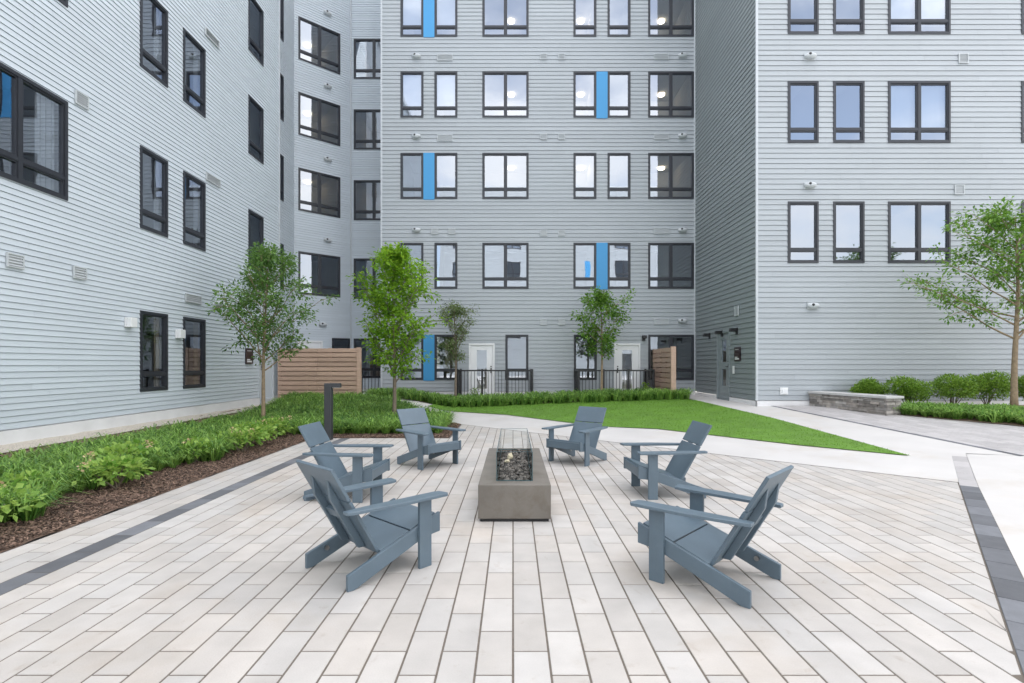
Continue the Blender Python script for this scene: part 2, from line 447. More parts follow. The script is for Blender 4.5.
def blades(name, spots, zf, m, label, hr=(.22,.38), nb=26, seed=1, spread=.20, w=.006):
    rnd = random.Random(seed); mb = MB()
    for (x, y, s) in spots:
        ct = rnd.uniform(-.22, .22)
        for _ in range(nb):
            a = rnd.uniform(0, 6.283); r0 = rnd.uniform(0, .05); h = rnd.uniform(*hr)*s; out = spread*s*rnd.uniform(.35, 1.25)
            ca, sa = math.cos(a), math.sin(a); bx, by = x+r0*ca, y+r0*sa; z = zf(x, y)
            px, py = -sa*w*s, ca*w*s; t = min(1, max(0, rnd.gauss(.42+ct, .22)))
            c = [(bx, by, z), (bx+ca*out*.35, by+sa*out*.35, z+h*.72), (bx+ca*out*.78, by+sa*out*.78, z+h), (bx+ca*out*1.25, by+sa*out*1.25, z+h*.78)]
            ww = [.8, 1.15, .9, .1]
            i = len(mb.v)
            for p, k in zip(c, ww): mb.v += [(p[0]-px*k, p[1]-py*k, p[2]), (p[0]+px*k, p[1]+py*k, p[2])]
            for k in range(3): mb.f.append((i+2*k, i+2*k+1, i+2*k+3, i+2*k+2)); mb.t.append(t)
    return tag(mb.build(name, m), label, 'ground cover', kind='stuff')

rnd = random.Random(31); sp = []
for _ in range(5200):
    x = rnd.uniform(-7.5, -1.4); y = rnd.uniform(1.0, 16.9)
    if not inpoly(x, y, BED): continue
    if x > -7.0 and y < 10.9:
        edge = -4.88 + .15*math.sin(y*1.7)+.12*math.sin(y*4.1)
        if x > edge: continue
    if y > 10.6 and y < 11.25 and x > -4.9: continue
    if x > -1.62 or (x > -3.35 and y > 14.9-.0*x and (x+1.33)*.9+ (y-13.33) > -.25 and x > -2.9): continue
    if x < -7.12: continue
    if (x+3.68)**2+(y-10.4)**2 < .04: continue
    sp.append((x, y, rnd.uniform(.75, 1.2)))
blades('lily_turf', sp, zb, M_LIR, 'dense strappy green ground cover filling the long left bed', seed=2, nb=24, spread=.27, hr=(.15,.30), w=.0065)
rnd = random.Random(32)
sp = [(x, y, rnd.uniform(.75, 1.15)) for x, y in ((x, rnd.uniform(16.85 if x_ > -2 else 17.25, 18.15)) for x_ in [rnd.uniform(-4.8, 5.85) for _ in range(960)] for x in [x_]) if x < 5.1 or y < 17.7]
blades('lily_turf', sp, zg, M_LIR, 'low strappy green ground cover between lawn and patio railings', seed=3, nb=16, w=.008, hr=(.2,.34), spread=.24)
rnd = random.Random(33); sp = []
while len(sp) < 900:
    x = rnd.uniform(9.1, 15.5); y = rnd.uniform(8.9, 13.2)
    if inpoly(x, y, RBED) and y > 12.4-(x-9.0)*1.9+.15 and y > 9.15 and y < 12.4-(x-9.0)*.62+.9: sp.append((x, y, rnd.uniform(.8, 1.2)))
blades('lily_turf', sp, zg, M_LIRL, 'bright strappy green ground cover at the foot of the right shrubs', seed=4, nb=20, w=.008, hr=(.13,.23), spread=.24)

# ------------------------------------------------------------------ foliage
def leaf(mb, p, d, size, rnd, tone, wide=.5, droop=0.0):
    d = Vector(d); d = d.normalized() if d.length > 1e-6 else Vector((1,0,0))
    s = d.cross(Vector((rnd.gauss(0,.5), rnd.gauss(0,.5), 1))); s = s.normalized() if s.length > 1e-6 else Vector((0,1,0))
    n = s.cross(d); L = size*rnd.uniform(.7, 1.25); W = L*wide
    p = Vector(p); m = p+d*(L*.5)-n*(L*.04)
    tip = p+d*L-Vector((0,0,droop*L))
    i = len(mb.v)
    mb.v += [tuple(p), tuple(m+s*W*.5+n*(L*.1)), tuple(tip), tuple(m-s*W*.5+n*(L*.1))]
    mb.f += [(i, i+1, i+2), (i, i+2, i+3)]; mb.t += [tone, tone]

def shrub(name, label, x, y, z, r, h, n, m, seed, lsize=.06, group=None, cat='shrub', wide=.5, bloom=0):
    rnd = random.Random(seed); root = thing(name, label, cat, (x, y, z), 0, group)
    st = MB(); lf = MB()
    lobes = [(rnd.gauss(0, r*.33), rnd.gauss(0, r*.33), rnd.uniform(.45, .78)*h, rnd.uniform(.42, .62)) for _ in range(9)]
    lobes.append((0, 0, h*.55, .75))
    for lx, ly, lz, k in lobes:
        st.tube([(rnd.gauss(0,.03), rnd.gauss(0,.03), -.02), (lx*.5, ly*.5, lz*.5), (lx, ly, lz)], [.012, .009, .004], 5)
    for i in range(n):
        lx, ly, lz, k = rnd.choice(lobes)
        th = rnd.uniform(0, 6.283); cz = rnd.uniform(-.75, 1); sr = math.sqrt(max(0, 1-cz*cz)); q = rnd.uniform(.55, 1.0)**.5*rnd.uniform(.85, 1.12)
        dv = Vector((sr*math.cos(th), sr*math.sin(th), cz))
        p = Vector((lx, ly, lz)) + Vector((dv.x*r*k*q, dv.y*r*k*q, dv.z*h*.42*k*q*1.2))
        if p.z < .03: p.z = rnd.uniform(.03, .12)
        t = min(1, max(0, rnd.gauss(.45, .25)))
        leaf(lf, p, dv+Vector((rnd.gauss(0,.5), rnd.gauss(0,.5), rnd.gauss(.2,.4))), lsize, rnd, t, wide, .1)
    st.build('stems', M_BARK, root, world=False)
    lf.build('foliage', m, root, world=False)
    if bloom:
        for _ in range(bloom):
            fl = MB(); a = rnd.uniform(0, 6.283); rr = r*rnd.uniform(.1, .95); c = Vector((rr*math.cos(a), rr*math.sin(a), h*rnd.uniform(.75, 1.1)))
            for _ in range(22):
                dv = Vector((rnd.gauss(0,1), rnd.gauss(0,1), rnd.gauss(.3,1))).normalized()
                leaf(fl, c+dv*.035, dv+Vector((rnd.gauss(0,.6), rnd.gauss(0,.6), 0)), .028, rnd, rnd.random(), .8)
            fl.build('bloom', M_BLOOM, root, world=False)
    return root

def tree(label, x, y, z, H, trunk_h, width, m, seed, leaves, lsize, bark, upsweep=.7, limbs=22, profile=None, r0=.05, lean=0.0, group='young trees planted in the beds', wide=.5, sub=5, bias=None, ragged=.25):
    rnd = random.Random(seed); root = thing('tree', label, 'tree', (x, y, z), 0, group)
    tr = MB(); lf = MB(); tips = []
    n = 12; sp = []
    wx, wy = rnd.uniform(0, 6), rnd.uniform(0, 6)
    for k in range(n+1):
        t = k/n
        sp.append(Vector((.05*H*.25*math.sin(wx+t*5)*t+lean*t*t, .05*H*.25*math.sin(wy+t*4)*t, t*H*.97)))
    base = sp[0].copy()
    sp = [q-base for q in sp]
    rad = [r0*(1-.9*(k/n)**.85)+.004+(.012 if k == 0 else 0) for k in range(n+1)]
    tr.tube(sp, rad, 9)
    def at(h):
        t = min(max(h/(H*.97), 0), .999)*n; k = int(t); return sp[k].lerp(sp[k+1], t-k), rad[k]
    prof = profile or (lambda t: math.sin(math.pi*min(1, t*.9+.12))**.8)
    for i in range(limbs):
        t = (i+rnd.random()*.7)/limbs; h = trunk_h+(H*.93-trunk_h)*t**1.05
        p, r = at(h); az = i*2.39996+rnd.uniform(-.4, .4)
        ln = width*.5*prof(t)*rnd.uniform(1-ragged, 1+ragged*.6)
        if bias: ln *= 1+bias[1]*max(0, math.cos(az-bias[0]))
        el = upsweep*rnd.uniform(.8, 1.15)+t*.25
        d = Vector((math.cos(az)*math.cos(el), math.sin(az)*math.cos(el), math.sin(el)))
        L = ln/max(.35, math.cos(el)); pts = [p]
        cur = p.copy(); dd = d.copy()
        for k in range(6):
            dd = (dd+Vector((rnd.gauss(0,.09), rnd.gauss(0,.09), rnd.gauss(-.02 if k > 2 else .04,.07)))).normalized()
            cur = cur+dd*(L/6); 
            if cur.z > H: cur.z = H-.02*k
            pts.append(cur.copy())
        rr = max(.006, r*.42); tr.tube(pts, [rr*(1-.8*k/6)+.002 for k in range(7)], 5, cap=False)
        for k in range(2, 7): tips.append((pts[k], (pts[k]-pts[k-1]).normalized(), .5))
        for s in range(sub):
            k = rnd.randint(1, 5); b = pts[k].lerp(pts[k+1], rnd.random())
            sd = ((pts[k+1]-pts[k]).normalized()*.8+Vector((rnd.gauss(0,.75), rnd.gauss(0,.75), rnd.gauss(.15,.45)))).normalized()
            sl = L*rnd.uniform(.18, .42); q = [b]
            for _ in range(3):
                sd = (sd+Vector((rnd.gauss(0,.15), rnd.gauss(0,.15), rnd.gauss(.02,.15)))).normalized(); q.append(q[-1]+sd*sl/3)
            tr.tube(q, [rr*.4+.001, rr*.3+.001, rr*.2+.001, .0015], 4, cap=False)
            for w in range(1, 4): tips.append((q[w], sd, 1.0)); tips.append((q[w-1].lerp(q[w], .5), sd, 1.0))
    p, r = at(H*.94); tips += [(p, Vector((0,0,1)), 1)]*6
    tone_c = [rnd.gauss(.42, .17) for _ in tips]
    for i in range(leaves):
        k = rnd.randrange(len(tips)); p, d, w = tips[k]
        if rnd.random() > w+.2: continue
        o = Vector((rnd.gauss(0,1), rnd.gauss(0,1), rnd.gauss(0,.8)))
        dv = d*.6+o*.7+Vector((0,0,-.15))
        leaf(lf, p+o*lsize*.75, dv, lsize, rnd, min(1, max(0, rnd.gauss(tone_c[k], .15))), wide, .15)
    tr.build('trunk', bark, root, smooth=True, world=False)
    lf.build('crown', m, root, world=False)
    return root

tree('open-crowned dark green tree in the left bed before the pale wall', -6.0, 12.5, zb(-6.0,12.5), 4.3, 1.3, 2.75, M_LEAF_DARK, 101, 7600, .09, M_BARKT, .62, 28, profile=lambda t: (1.08-.85*t)*min(1, .6+2*t), r0=.05, lean=.1, ragged=.35)
tree('dense lime green tree with upswept egg-shaped crown by the left bed corner', -3.08, 13.5, zb(-3.08,13.5), 4.6, 1.0, 2.15, M_LEAF_LIME, 102, 9800, .10, M_BARK, .85, 30, profile=lambda t: 1.05*(1-t)**.75*min(1, .55+t*2.2)+.10, r0=.055, sub=7, ragged=.18, wide=.62)
tree('small sparse olive-leaved tree beside the left patio railing', -1.98, 17.9, zg(-1.98,17.9), 3.4, 1.4, 1.4, M_LEAF_OLIVE, 103, 3400, .075, M_BARK, .95, 22, r0=.05, ragged=.35)
tree('fresh green rounded tree standing in front of the right patio railing', 3.05, 17.9, zg(3.05,17.9), 3.8, 1.4, 1.55, M_LEAF_MID, 104, 4000, .105, M_BARKT, .6, 20, r0=.05, wide=.6)
tree('wide-spreading tree at the right edge above the row of round shrubs', 11.76, 12.2, zg(11.76,12.2), 4.75, 1.65, 3.5, M_LEAF_MID, 105, 9500, .095, M_BARKT, .5, 28, profile=lambda t: 1.05-.72*t, r0=.075, bias=(math.pi, .1), ragged=.22, lean=.05, sub=7)

SH = 'round green shrubs along the right wall'
for i, (x, y, r, h, lab) in enumerate([
    (9.55, 14.0, .46, .72, 'round green shrub just behind the low stone wall'),
    (10.15, 13.3, .52, .78, 'lower spreading green shrub at the right end of the stone wall'),
    (11.25, 13.3, .58, .86, 'full round green shrub left of the right-hand tree, below the wide windows'),
    (12.30, 13.5, .60, .90, 'round dark-centred shrub directly behind the right-hand tree trunk'),
    (13.45, 13.4, .58, .88, 'round green shrub cut by the right edge of view')]):
    shrub('shrub', lab, x, y, zg(x, y), r*1.03, h*1.08, 5600, M_SHRUB, 200+i, .055, SH)
HG = 'broad-leaved plants along the bed edge'
for i, (x, y, r, h, bl, lab) in enumerate([
    (-4.85, 4.55, .40, .46, 3, 'nearest broad-leaved plant spilling onto the mulch at the left edge'),
    (-5.35, 5.35, .34, .46, 3, 'second broad-leaved plant from the left edge, pale orange buds on top'),
    (-4.85, 6.35, .36, .44, 4, 'broad-leaved plant with salmon buds halfway along the mulch edge'),
    (-5.3, 7.15, .30, .46, 3, 'small broad-leaved plant with orange buds just past the halfway one'),
    (-4.9, 8.0, .34, .40, 2, 'pale leafy plant on the mulch below the two tall ground windows'),
    (-4.72, 9.05, .38, .44, 3, 'yellow-green leafy plant left of the nearest chair backs'),
    (-4.75, 9.75, .38, .50, 2, 'brightest yellow-green leafy plant before the mid left chair'),
    (-4.9, 10.7, .36, .46, 4, 'leafy plant with pale blooms left of the light bollard')]):
    shrub('flowering_plant', lab, x, y, zb(x, y), r*1.1, h*.86, 330, M_HYD, 300+i, .085, HG, 'plant', .72, bl)
for i, (x, y, lab) in enumerate([(1.55-2.9, 18.35, 'small leafy sprout at the left patio railing foot'), (4.6, 18.2, 'small leafy sprout between the right railing and the tan screen')]):
    shrub('leafy_plant', lab, x, y, zg(x, y), .22, .5, 160, M_SHRUB, 330+i, .07, None, 'plant', .55)

# ------------------------------------------------------------------ the building
BY = 19.55; RY = 14.62; DX = 6.85; LX = -7.8; SZ = .53; TOP = EYE+18.6
bld = thing('apartment_building', 'grey clapboard apartment building with dark-framed windows wrapping around the courtyard', 'building', (0, BY, 0))
ROW = {1: EYE-.56, 2: EYE+2.865, 3: EYE+6.24, 4: EYE+9.29, 5: EYE+12.335, 6: EYE+15.38}
WH = 1.725

class Wall:
    def __init__(s, a, b, pitch, m, z0=SZ, z1=TOP, base=-.25, seed=1):
        s.a = Vector(a); s.b = Vector(b); s.u = (s.b-s.a).normalized(); s.L = (s.b-s.a).length
        s.n = Vector((s.u.y, -s.u.x)); s.pitch = pitch; s.m = m; s.z0 = z0; s.z1 = z1; s.base = base; s.holes = []; s.seed = seed
        s.rz = math.atan2(s.u.y, s.u.x)
    def P(s, t, z, d=0): 
        q = s.a+s.u*t+s.n*d; return (q.x, q.y, z)
    def rel(s, t, z, d=0): return Vector(s.P(t, z, d))-Vector(bld.location)
    def hole(s, t0, t1, z0, z1): s.holes.append((t0, t1, z0, z1))
    def build(s):
        mb = MB(); rnd = random.Random(s.seed); lip = .005+(.145 if s.pitch < .12 else .115)*s.pitch; gv = s.pitch*(.075 if s.pitch < .12 else .045); dl = lip-.005
        z = s.z0
        while z < s.z1:
            zt = min(z+s.pitch, s.z1); cuts = {z, zt, zt-gv}
            for h in s.holes:
                for q in (h[2], h[3]):
                    if z < q < zt: cuts.add(q)
            cuts = sorted(cuts); seams = []; t = rnd.uniform(.4, 3.6)
            while t < s.L: seams.append(t); t += 3.66
            tones = [rnd.random() for _ in range(len(seams)+1)]
            for c0, c1 in zip(cuts[:-1], cuts[1:]):
                iv = [(0, s.L)]
                for h in s.holes:
                    if h[2] < c1-1e-6 and h[3] > c0+1e-6:
                        nv = []
                        for a, b in iv:
                            if h[0] > a: nv.append((a, min(b, h[0])))
                            if h[1] < b: nv.append((max(a, h[1]), b))
                        iv = [q for q in nv if q[1]-q[0] > 1e-4]
                d0 = lip-dl*(c0-z)/s.pitch; d1 = lip-dl*(c1-z)/s.pitch
                groove = c0 >= zt-gv-1e-6
                if groove: d0 = d1 = -.012
                for a, b in iv:
                    ed = [a]+[q for q in seams if a < q < b]+[b]
                    for e0, e1 in zip(ed[:-1], ed[1:]):
                        tn = tones[sum(1 for q in seams if q <= e0+1e-6)]
                        x1 = e1-(.004 if e1 != b else 0)
                        mb.face([s.P(e0, c0, d0), s.P(x1, c0, d0), s.P(x1, c1, d1), s.P(e0, c1, d1)], tn)
                        if c0 == z: mb.face([s.P(e0, c0, -.012), s.P(x1, c0, -.012), s.P(x1, c0, d0), s.P(e0, c0, d0)], tn)
                        if groove: mb.face([s.P(e0, c0, lip-dl*(c0-z)/s.pitch), s.P(x1, c0, lip-dl*(c0-z)/s.pitch), s.P(x1, c0, -.012), s.P(e0, c0, -.012)], tn)
                    mb.face([s.P(a, c0, -.016), s.P(b, c0, -.016), s.P(b, c1, -.016), s.P(a, c1, -.016)], .1)
            z = zt
        mb.build('siding_wall', s.m, bld)
        f = MB(); q = [(0, s.base), (s.L, s.base), (s.L, s.z0-.02), (0, s.z0-.02)]
        cut = sorted([(h[0], h[1]) for h in s.holes if h[2] < s.z0-.05])
        t = 0; segs = []
        for a, b in cut:
            if a > t: segs.append((t, a))
            t = b
        segs.append((t, s.L))
        for a, b in segs:
            f.face([s.P(a, s.base, .03), s.P(b, s.base, .03), s.P(b, s.z0-.022, .03), s.P(a, s.z0-.022, .03)])
            f.face([s.P(a, s.z0-.022, .03), s.P(b, s.z0-.022, .03), s.P(b, s.z0-.022, -.05), s.P(a, s.z0-.022, -.05)])
            f.face([s.P(a, s.base, -.05), s.P(b, s.base, -.05), s.P(b, s.z0+.06, -.05), s.P(a, s.z0+.06, -.05)])
        f.build('foundation', M_BASE, bld)

def corner_trim(p, n1, n2, m=M_TRIM):
    mb = MB(); x, y = p
    mb.box(x-.05, x+.05, y-.05, y+.05, SZ-.01, TOP)
    return mb.build('corner_trim', m, bld)

_wm = {}
def window_meshes(w, h, wide, style):
    """frame / pane / room / lamp meshes: local x along the wall, -y outward, z up"""
    k = (round(w, 2), round(h, 2), wide, style)
    if k in _wm: return _wm[k]
    f = MB(); o0 = -.034; fw = .058
    f.box(0, w, o0, .09, 0, fw); f.box(0, w, o0, .09, h-fw, h); f.box(0, fw, o0, .09, fw, h-fw); f.box(w-fw, w, o0, .09, fw, h-fw)
    tz = h*.215
    cols = [(fw, w-fw)] if not wide else [(fw, w/2-.035), (w/2+.035, w-fw)]
    if wide: f.box(w/2-.035, w/2+.035, o0+.006, .085, fw, h-fw)
    for c0, c1 in cols:
        f.box(c0, c1, o0+.008, .08, tz-.03, tz+.032)
        s = .028
        for z0, z1 in ((fw, tz-.03), (tz+.032, h-fw)):
            f.box(c0, c1, o0+.02, .07, z0, z0+s); f.box(c0, c1, o0+.02, .07, z1-s, z1)
            f.box(c0, c0+s, o0+.02, .07, z0+s, z1-s); f.box(c1-s, c1, o0+.02, .07, z0+s, z1-s)
    fm = f.mesh('window', M_FRAME)
    p = MB()
    for c0, c1 in cols:
        for z0, z1 in ((fw, tz-.03), (tz+.032, h-fw)):
            p.face([(c0+.02, .02, z0+.02), (c1-.02, .02, z0+.02), (c1-.02, .02, z1-.02), (c0+.02, .02, z1-.02)])
    pm = p.mesh('pane', M_GCLEAR if h < 1.71 else M_GLASS)
    r = MB(); e = .004; D = 2.6; zt = h+.22; z0 = -.12
    A = [(-e,.092),(w+e,.092),(w+e,D),(-e,D)]
    r.face([(x,y,z0) for x,y in A]); r.face([(x,y,zt) for x,y in A][::-1])
    r.face([(-e,.092,z0),(-e,D,z0),(-e,D,zt),(-e,.092,zt)]); r.face([(w+e,.092,z0),(w+e,D,z0),(w+e,D,zt),(w+e,.092,zt)])
    r.face([(-e,D,z0),(w+e,D,z0),(w+e,D,zt),(-e,D,zt)])
    # wall return round the opening
    r.face([(-e,.092,z0),(w+e,.092,z0),(w+e,.092,.01),(-e,.092,.01)]); r.face([(-e,.092,h-.01),(w+e,.092,h-.01),(w+e,.092,zt),(-e,.092,zt)])
    r.face([(-e,.092,.01),(.01,.092,.01),(.01,.092,h-.01),(-e,.092,h-.01)]); r.face([(w-.01,.092,.01),(w+e,.092,.01),(w+e,.092,h-.01),(w-.01,.092,h-.01)])
    rm = r.mesh('room', M_ROOM)
    l = MB(); cx = w*.62; 
    ring = [(cx+.13*math.cos(a*math.pi/8), 2.0+.13*math.sin(a*math.pi/8)) for a in range(16)]
    l.prism(ring, zt-.075, zt-.004, axis='z')
    lm = l.mesh('ceiling_lamp', M_LAMPON)
    b = MB()
    if style == 'blind':
        for c0, c1 in cols: b.box(c0-.02, c1+.02, .125, .13, h*.18, h-.02)
        bm_ = b.mesh('blind', M_BLIND_JAMB)
    elif style in ('jamb_strip', 'curtain_or_jamb'):
        for q in range(7):  # upright strips added at the right in place of the lit inner jamb
            t0 = w*.74+q*w*.03; b.box(t0, t0+w*.029, .13+.015*(q % 2), .145+.015*(q % 2), .02, h-.02)
        if style == 'curtain_or_jamb':
            for q in range(9): t0 = w*.40+q*w*.032; b.box(t0, t0+w*.03, .40+.02*(q % 2), .42+.02*(q % 2), 0, h-.02)
        bm_ = b.mesh('curtain_or_jamb', M_BLIND_JAMB if style == 'jamb_strip' else M_CURT)
    elif style == 'none':
        for q in range(14):
            t0 = w*.30+q*w*.032; b.box(t0, t0+w*.03, .35+.02*(q % 2), .37+.02*(q % 2), 0, h+.1)
        bm_ = b.mesh('curtain_or_jamb', M_CURT)
    else: bm_ = None
    _wm[k] = (fm, pm, rm, lm, bm_)
    return _wm[k]

def window(wall, t0, w, z0, h=WH, wide=False, lamp=False, style=''):
    wall.hole(t0+.01, t0+w-.01, z0+.01, z0+h-.01)
    fm, pm, rm, lm, bm_ = window_meshes(w, h, wide, style)
    o = link('window', fm, bld, wall.rel(t0, z0), wall.rz)
    link('pane', pm, o); link('room', rm, o)
    if lamp: link('ceiling_lamp', lm, o)
    if bm_: link(bm_.name.split('.')[0], bm_, o)
    return o

def grille_mesh(w, h, m=None):
    k = ('g', w, h)
    if k in _wm: return _wm[k]
    g_ = MB(); b = .02
    g_.box(-w/2, w/2, -.03, -.0, -h/2, -h/2+b); g_.box(-w/2, w/2, -.03, 0, h/2-b, h/2); g_.box(-w/2, -w/2+b, -.03, 0, -h/2+b, h/2-b); g_.box(w/2-b, w/2, -.03, 0, -h/2+b, h/2-b)
    n = max(3, int(h/.045))
    for i in range(n):
        z = -h/2+b+(h-2*b)*(i+.5)/n
        g_.face([(-w/2+b, -.028, z-.012), (w/2-b, -.028, z-.012), (w/2-b, -.008, z+.016), (-w/2+b, -.008, z+.016)])
    g_.face([(-w/2+b,-.004,-h/2+b),(w/2-b,-.004,-h/2+b),(w/2-b,-.004,h/2-b),(-w/2+b,-.004,h/2-b)], .0)
    _wm[k] = g_.mesh('vent_grille', M_VENT); return _wm[k]
def hood_meshes():
    if 'hood' in _wm: return _wm['hood']
    a = MB(); a.box(-.15, .15, -.035, 0, -.09, .09); a.ellipsoid((0, -.07, 0), (.17, .10, .088), 18, 10)
    b = MB(); b.ellipsoid((-.045, -.152, .02), (.045, .024, .04), 10, 6)
    _wm['hood'] = (a.mesh('vent_hood', M_VENT, smooth=False), b.mesh('vent_opening', M_BLACK, smooth=True)); return _wm['hood']
def grille(wall, t, z, w=.26, h=.22): return link('vent_grille', grille_mesh(w, h), bld, wall.rel(t, z, .022), wall.rz)
def hood(wall, t, z):
    a, b = hood_meshes(); o = link('vent_hood', a, bld, wall.rel(t, z, .004), wall.rz); link('vent_opening', b, o); return o

def door(wall, t0, w, z0, h, m, lites, frame_m, hinge='l', wood=False):
    """door leaf in a frame, set in the wall; lites = list of (x0,x1,z0,z1) fractions"""
    wall.hole(t0+.01, t0+w-.01, z0-.3, z0+h-.01)
    fr = MB(); b = .06
    fr.box(0, b, -.035, .1, 0, h); fr.box(w-b, w, -.035, .1, 0, h); fr.box(b, w-b, -.035, .1, h-b, h); fr.box(b, w-b, -.05, .1, -.3, 0.0)
    o = link('door', fr.mesh('door', frame_m), bld, wall.rel(t0, z0), wall.rz)
    lf = MB(); x0, x1, zz0, zz1 = b+.004, w-b-.004, .004, h-b-.004
    W = x1-x0; H = zz1-zz0
    L = sorted([(x0+a*W, x0+b_*W, zz0+c*H, zz0+d*H) for a, b_, c, d in lites], key=lambda q: q[2])
    gl = MB(); z = zz0
    for (a, b_, c, d) in L:
        lf.box(x0, x1, .01, .055, z, c); lf.box(x0, a, .01, .055, c, d); lf.box(b_, x1, .01, .055, c, d); z = d
        gl.face([(a, .035, c), (b_, .035, c), (b_, .035, d), (a, .035, d)])
    lf.box(x0, x1, .01, .055, z, zz1)
    lo = link('door_leaf', lf.mesh('door_leaf', m), o)
    if L:
        link('pane', gl.mesh('pane', M_GCLEAR), o)
        bk = MB(); bk.box(x0-.2, x1+.2, .6, .62, -.05, h+.1); bk.box(x0-.2, x0-.18, .11, .6, -.05, h+.1); bk.box(x1+.18, x1+.2, .11, .6, -.05, h+.1); bk.box(x0-.2, x1+.2, .11, .6, h+.1, h+.12)
        link('hallway', bk.mesh('hallway', M_ROOM), o)
    hd = MB(); hx = x1-.07 if hinge == 'l' else x0+.07
    hd.box(hx-.025, hx+.025, -.008, .01, H*.44, H*.54); hd.tube([(hx, -.05, H*.49), (hx-.10 if hinge == 'l' else hx+.10, -.05, H*.49)], .011); hd.tube([(hx, .0, H*.49), (hx, -.05, H*.49)], .011)
    hd.tube([(hx, -.02, H*.57), (hx, .01, H*.57)], .026)
    link('door_handle', hd.mesh('door_handle', M_BLACK), o)
    return o

def sx(px): return (px-513.)
W_A = .862
# --- back wall
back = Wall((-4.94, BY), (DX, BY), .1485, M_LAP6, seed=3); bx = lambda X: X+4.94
LBP = {5: 'AB', 4: 'DE', 3: 'AB', 2: 'DE', 1: 'AB'}
def blue(wall, t0, w, z0, h):
    wall.hole(t0, t0+w, z0, z0+h)
    b = MB(); b.box(0, w, -.036, .05, 0, h); return link('blue_panel', b.mesh('blue_panel', M_BLUE), bld, wall.rel(t0, z0), wall.rz)
for r in (2, 3, 4, 5):
    z = ROW[r]
    window(back, bx(-4.225), W_A, z, style='blind' if r in (5, 4) else ''); window(back, bx(-2.95), W_A, z, style='blind' if r in (4, 5) else '')
    window(back, bx(-1.15), 1.735, z, wide=True, lamp=r > 2)
    window(back, bx(2.27), W_A, z, lamp=r > 2); window(back, bx(3.55), W_A, z)
    window(back, bx(5.075), 1.72, z, wide=True, lamp=r > 2)
    if LBP[r] == 'AB': blue(back, bx(-4.225)+W_A, 1.275-W_A, z-.03, WH+.03)
    else: blue(back, bx(2.27)+W_A, 1.28-W_A, z-.03, WH+.03)
z = ROW[1]; h1 = 1.70
window(back, bx(-4.225), W_A, z, h1); window(back, bx(-2.95), W_A, z, h1, style='curtain_or_jamb'); blue(back, bx(-4.225)+W_A, 1.275-W_A, z-.03, h1+.03)
window(back, bx(-.285), .865, z, h1); window(back, bx(2.285), .865, z, h1); window(back, bx(5.08), 1.72, z, h1, wide=True)
DZ = .40
door(back, bx(-1.66), .97, DZ, 1.93, M_DOORW, [(.28,.72,.12,.90)], M_DOORW, 'l')
door(back, bx(3.80), .98, DZ, 1.93, M_DOORW, [(.28,.72,.12,.90)], M_DOORW, 'r')
k = BY/520
for py in (57, 137, 230.5):
    hood(back, bx(sx(416.6)*k), EYE+(365-py)*k)
    if py < 200: grille(back, bx(sx(445)*k), EYE+(365-py-1)*k, .58, .24)
    else:
        grille(back, bx(sx(435)*k), EYE+(365-py-1)*k); grille(back, bx(sx(452)*k), EYE+(365-py-1)*k)
for py in (57, 137, 233, 322): 
    for px in (543.5, 561.5): grille(back, bx(sx(px)*k), EYE+(365-py)*k)
for py in (57, 137, 231, 321.5):
    grille(back, bx(sx(661)*k), EYE+(365-py)*k, .56, .22); hood(back, bx(sx(682)*k), EYE+(365.5-py)*k)
back.build()
# --- dark return wall of the right wing (faces left)
dark = Wall((DX, BY), (DX, RY), .1485, M_LAP6_SHADED, seed=4); dt = lambda Y: BY-Y
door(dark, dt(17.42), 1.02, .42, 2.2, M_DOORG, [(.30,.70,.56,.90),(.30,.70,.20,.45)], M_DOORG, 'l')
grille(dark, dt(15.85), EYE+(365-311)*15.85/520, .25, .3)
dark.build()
# --- front of the right wing
right = Wall((DX, RY), (24.0, RY), .1447, M_LAP6, seed=5); rx = lambda X: X-DX
for r in (2, 3, 4):
    z = ROW[r]
    window(right, rx(7.715), .86, z); window(right, rx(8.99), .875, z); window(right, rx(10.53), 1.75, z, wide=True, style='blind' if r > 2 else ''); window(right, rx(14.27), 1.75, z, wide=True)
    window(right, rx(18.2), 1.75, z, wide=True)
k = RY/520
for px, py in ((809, 57.5), (809, 186), (812, 306)): hood(right, rx(sx(px)*k), EYE+(365-py)*k)
for px, py in ((962.5, 59), (958.5, 190)): grille(right, rx(sx(px)*k), EYE+(365-py)*k, .27, .27)
ol = MB(); ol.box(-.11, .11, -.03, 0, -.1, .1); ol.box(-.06, .08, -.06, -.03, -.075, .06)
link('socket_cover', ol.mesh('socket_cover', M_WHITE), bld, right.rel(rx(sx(783.5)*k), EYE+(365-391)*k, .01), right.rz)
right.build()
# --- left wing
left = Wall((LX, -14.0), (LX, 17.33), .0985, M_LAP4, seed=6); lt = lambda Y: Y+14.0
for r in (2, 3): window(left, lt(7.33), 1.75, ROW[r], wide=True, style='jamb_strip')
for r in (1, 2, 3):
    window(left, lt(10.85), .865, ROW[r], h1 if r == 1 else WH, style='curtain_or_jamb' if r == 1 else 'jamb_strip'); window(left, lt(12.27), .875, ROW[r], h1 if r == 1 else WH, style='curtain_or_jamb' if r == 1 else 'jamb_strip')
for r in (2, 3, 4, 5): window(left, lt(15.30), .90, ROW[r])
dl = door(left, lt(15.95), .96, .46, 2.1, M_LAP4, [], M_TRIM, 'r')
def lpos(px, py): Y = 7.8*520/(513-px); return lt(Y), EYE+(365-py)*Y/520
for px, py, w, h in ((80,100,.28,.24),(78,273,.28,.22),(13,261,.28,.22),(211,38,.62,.2),(212,180,.62,.2),(192,299,.62,.2)):
    t, z = lpos(px, py); grille(left, t, z, w, h)
t, z = lpos(217, 304); hood(left, t, z)
left.build()
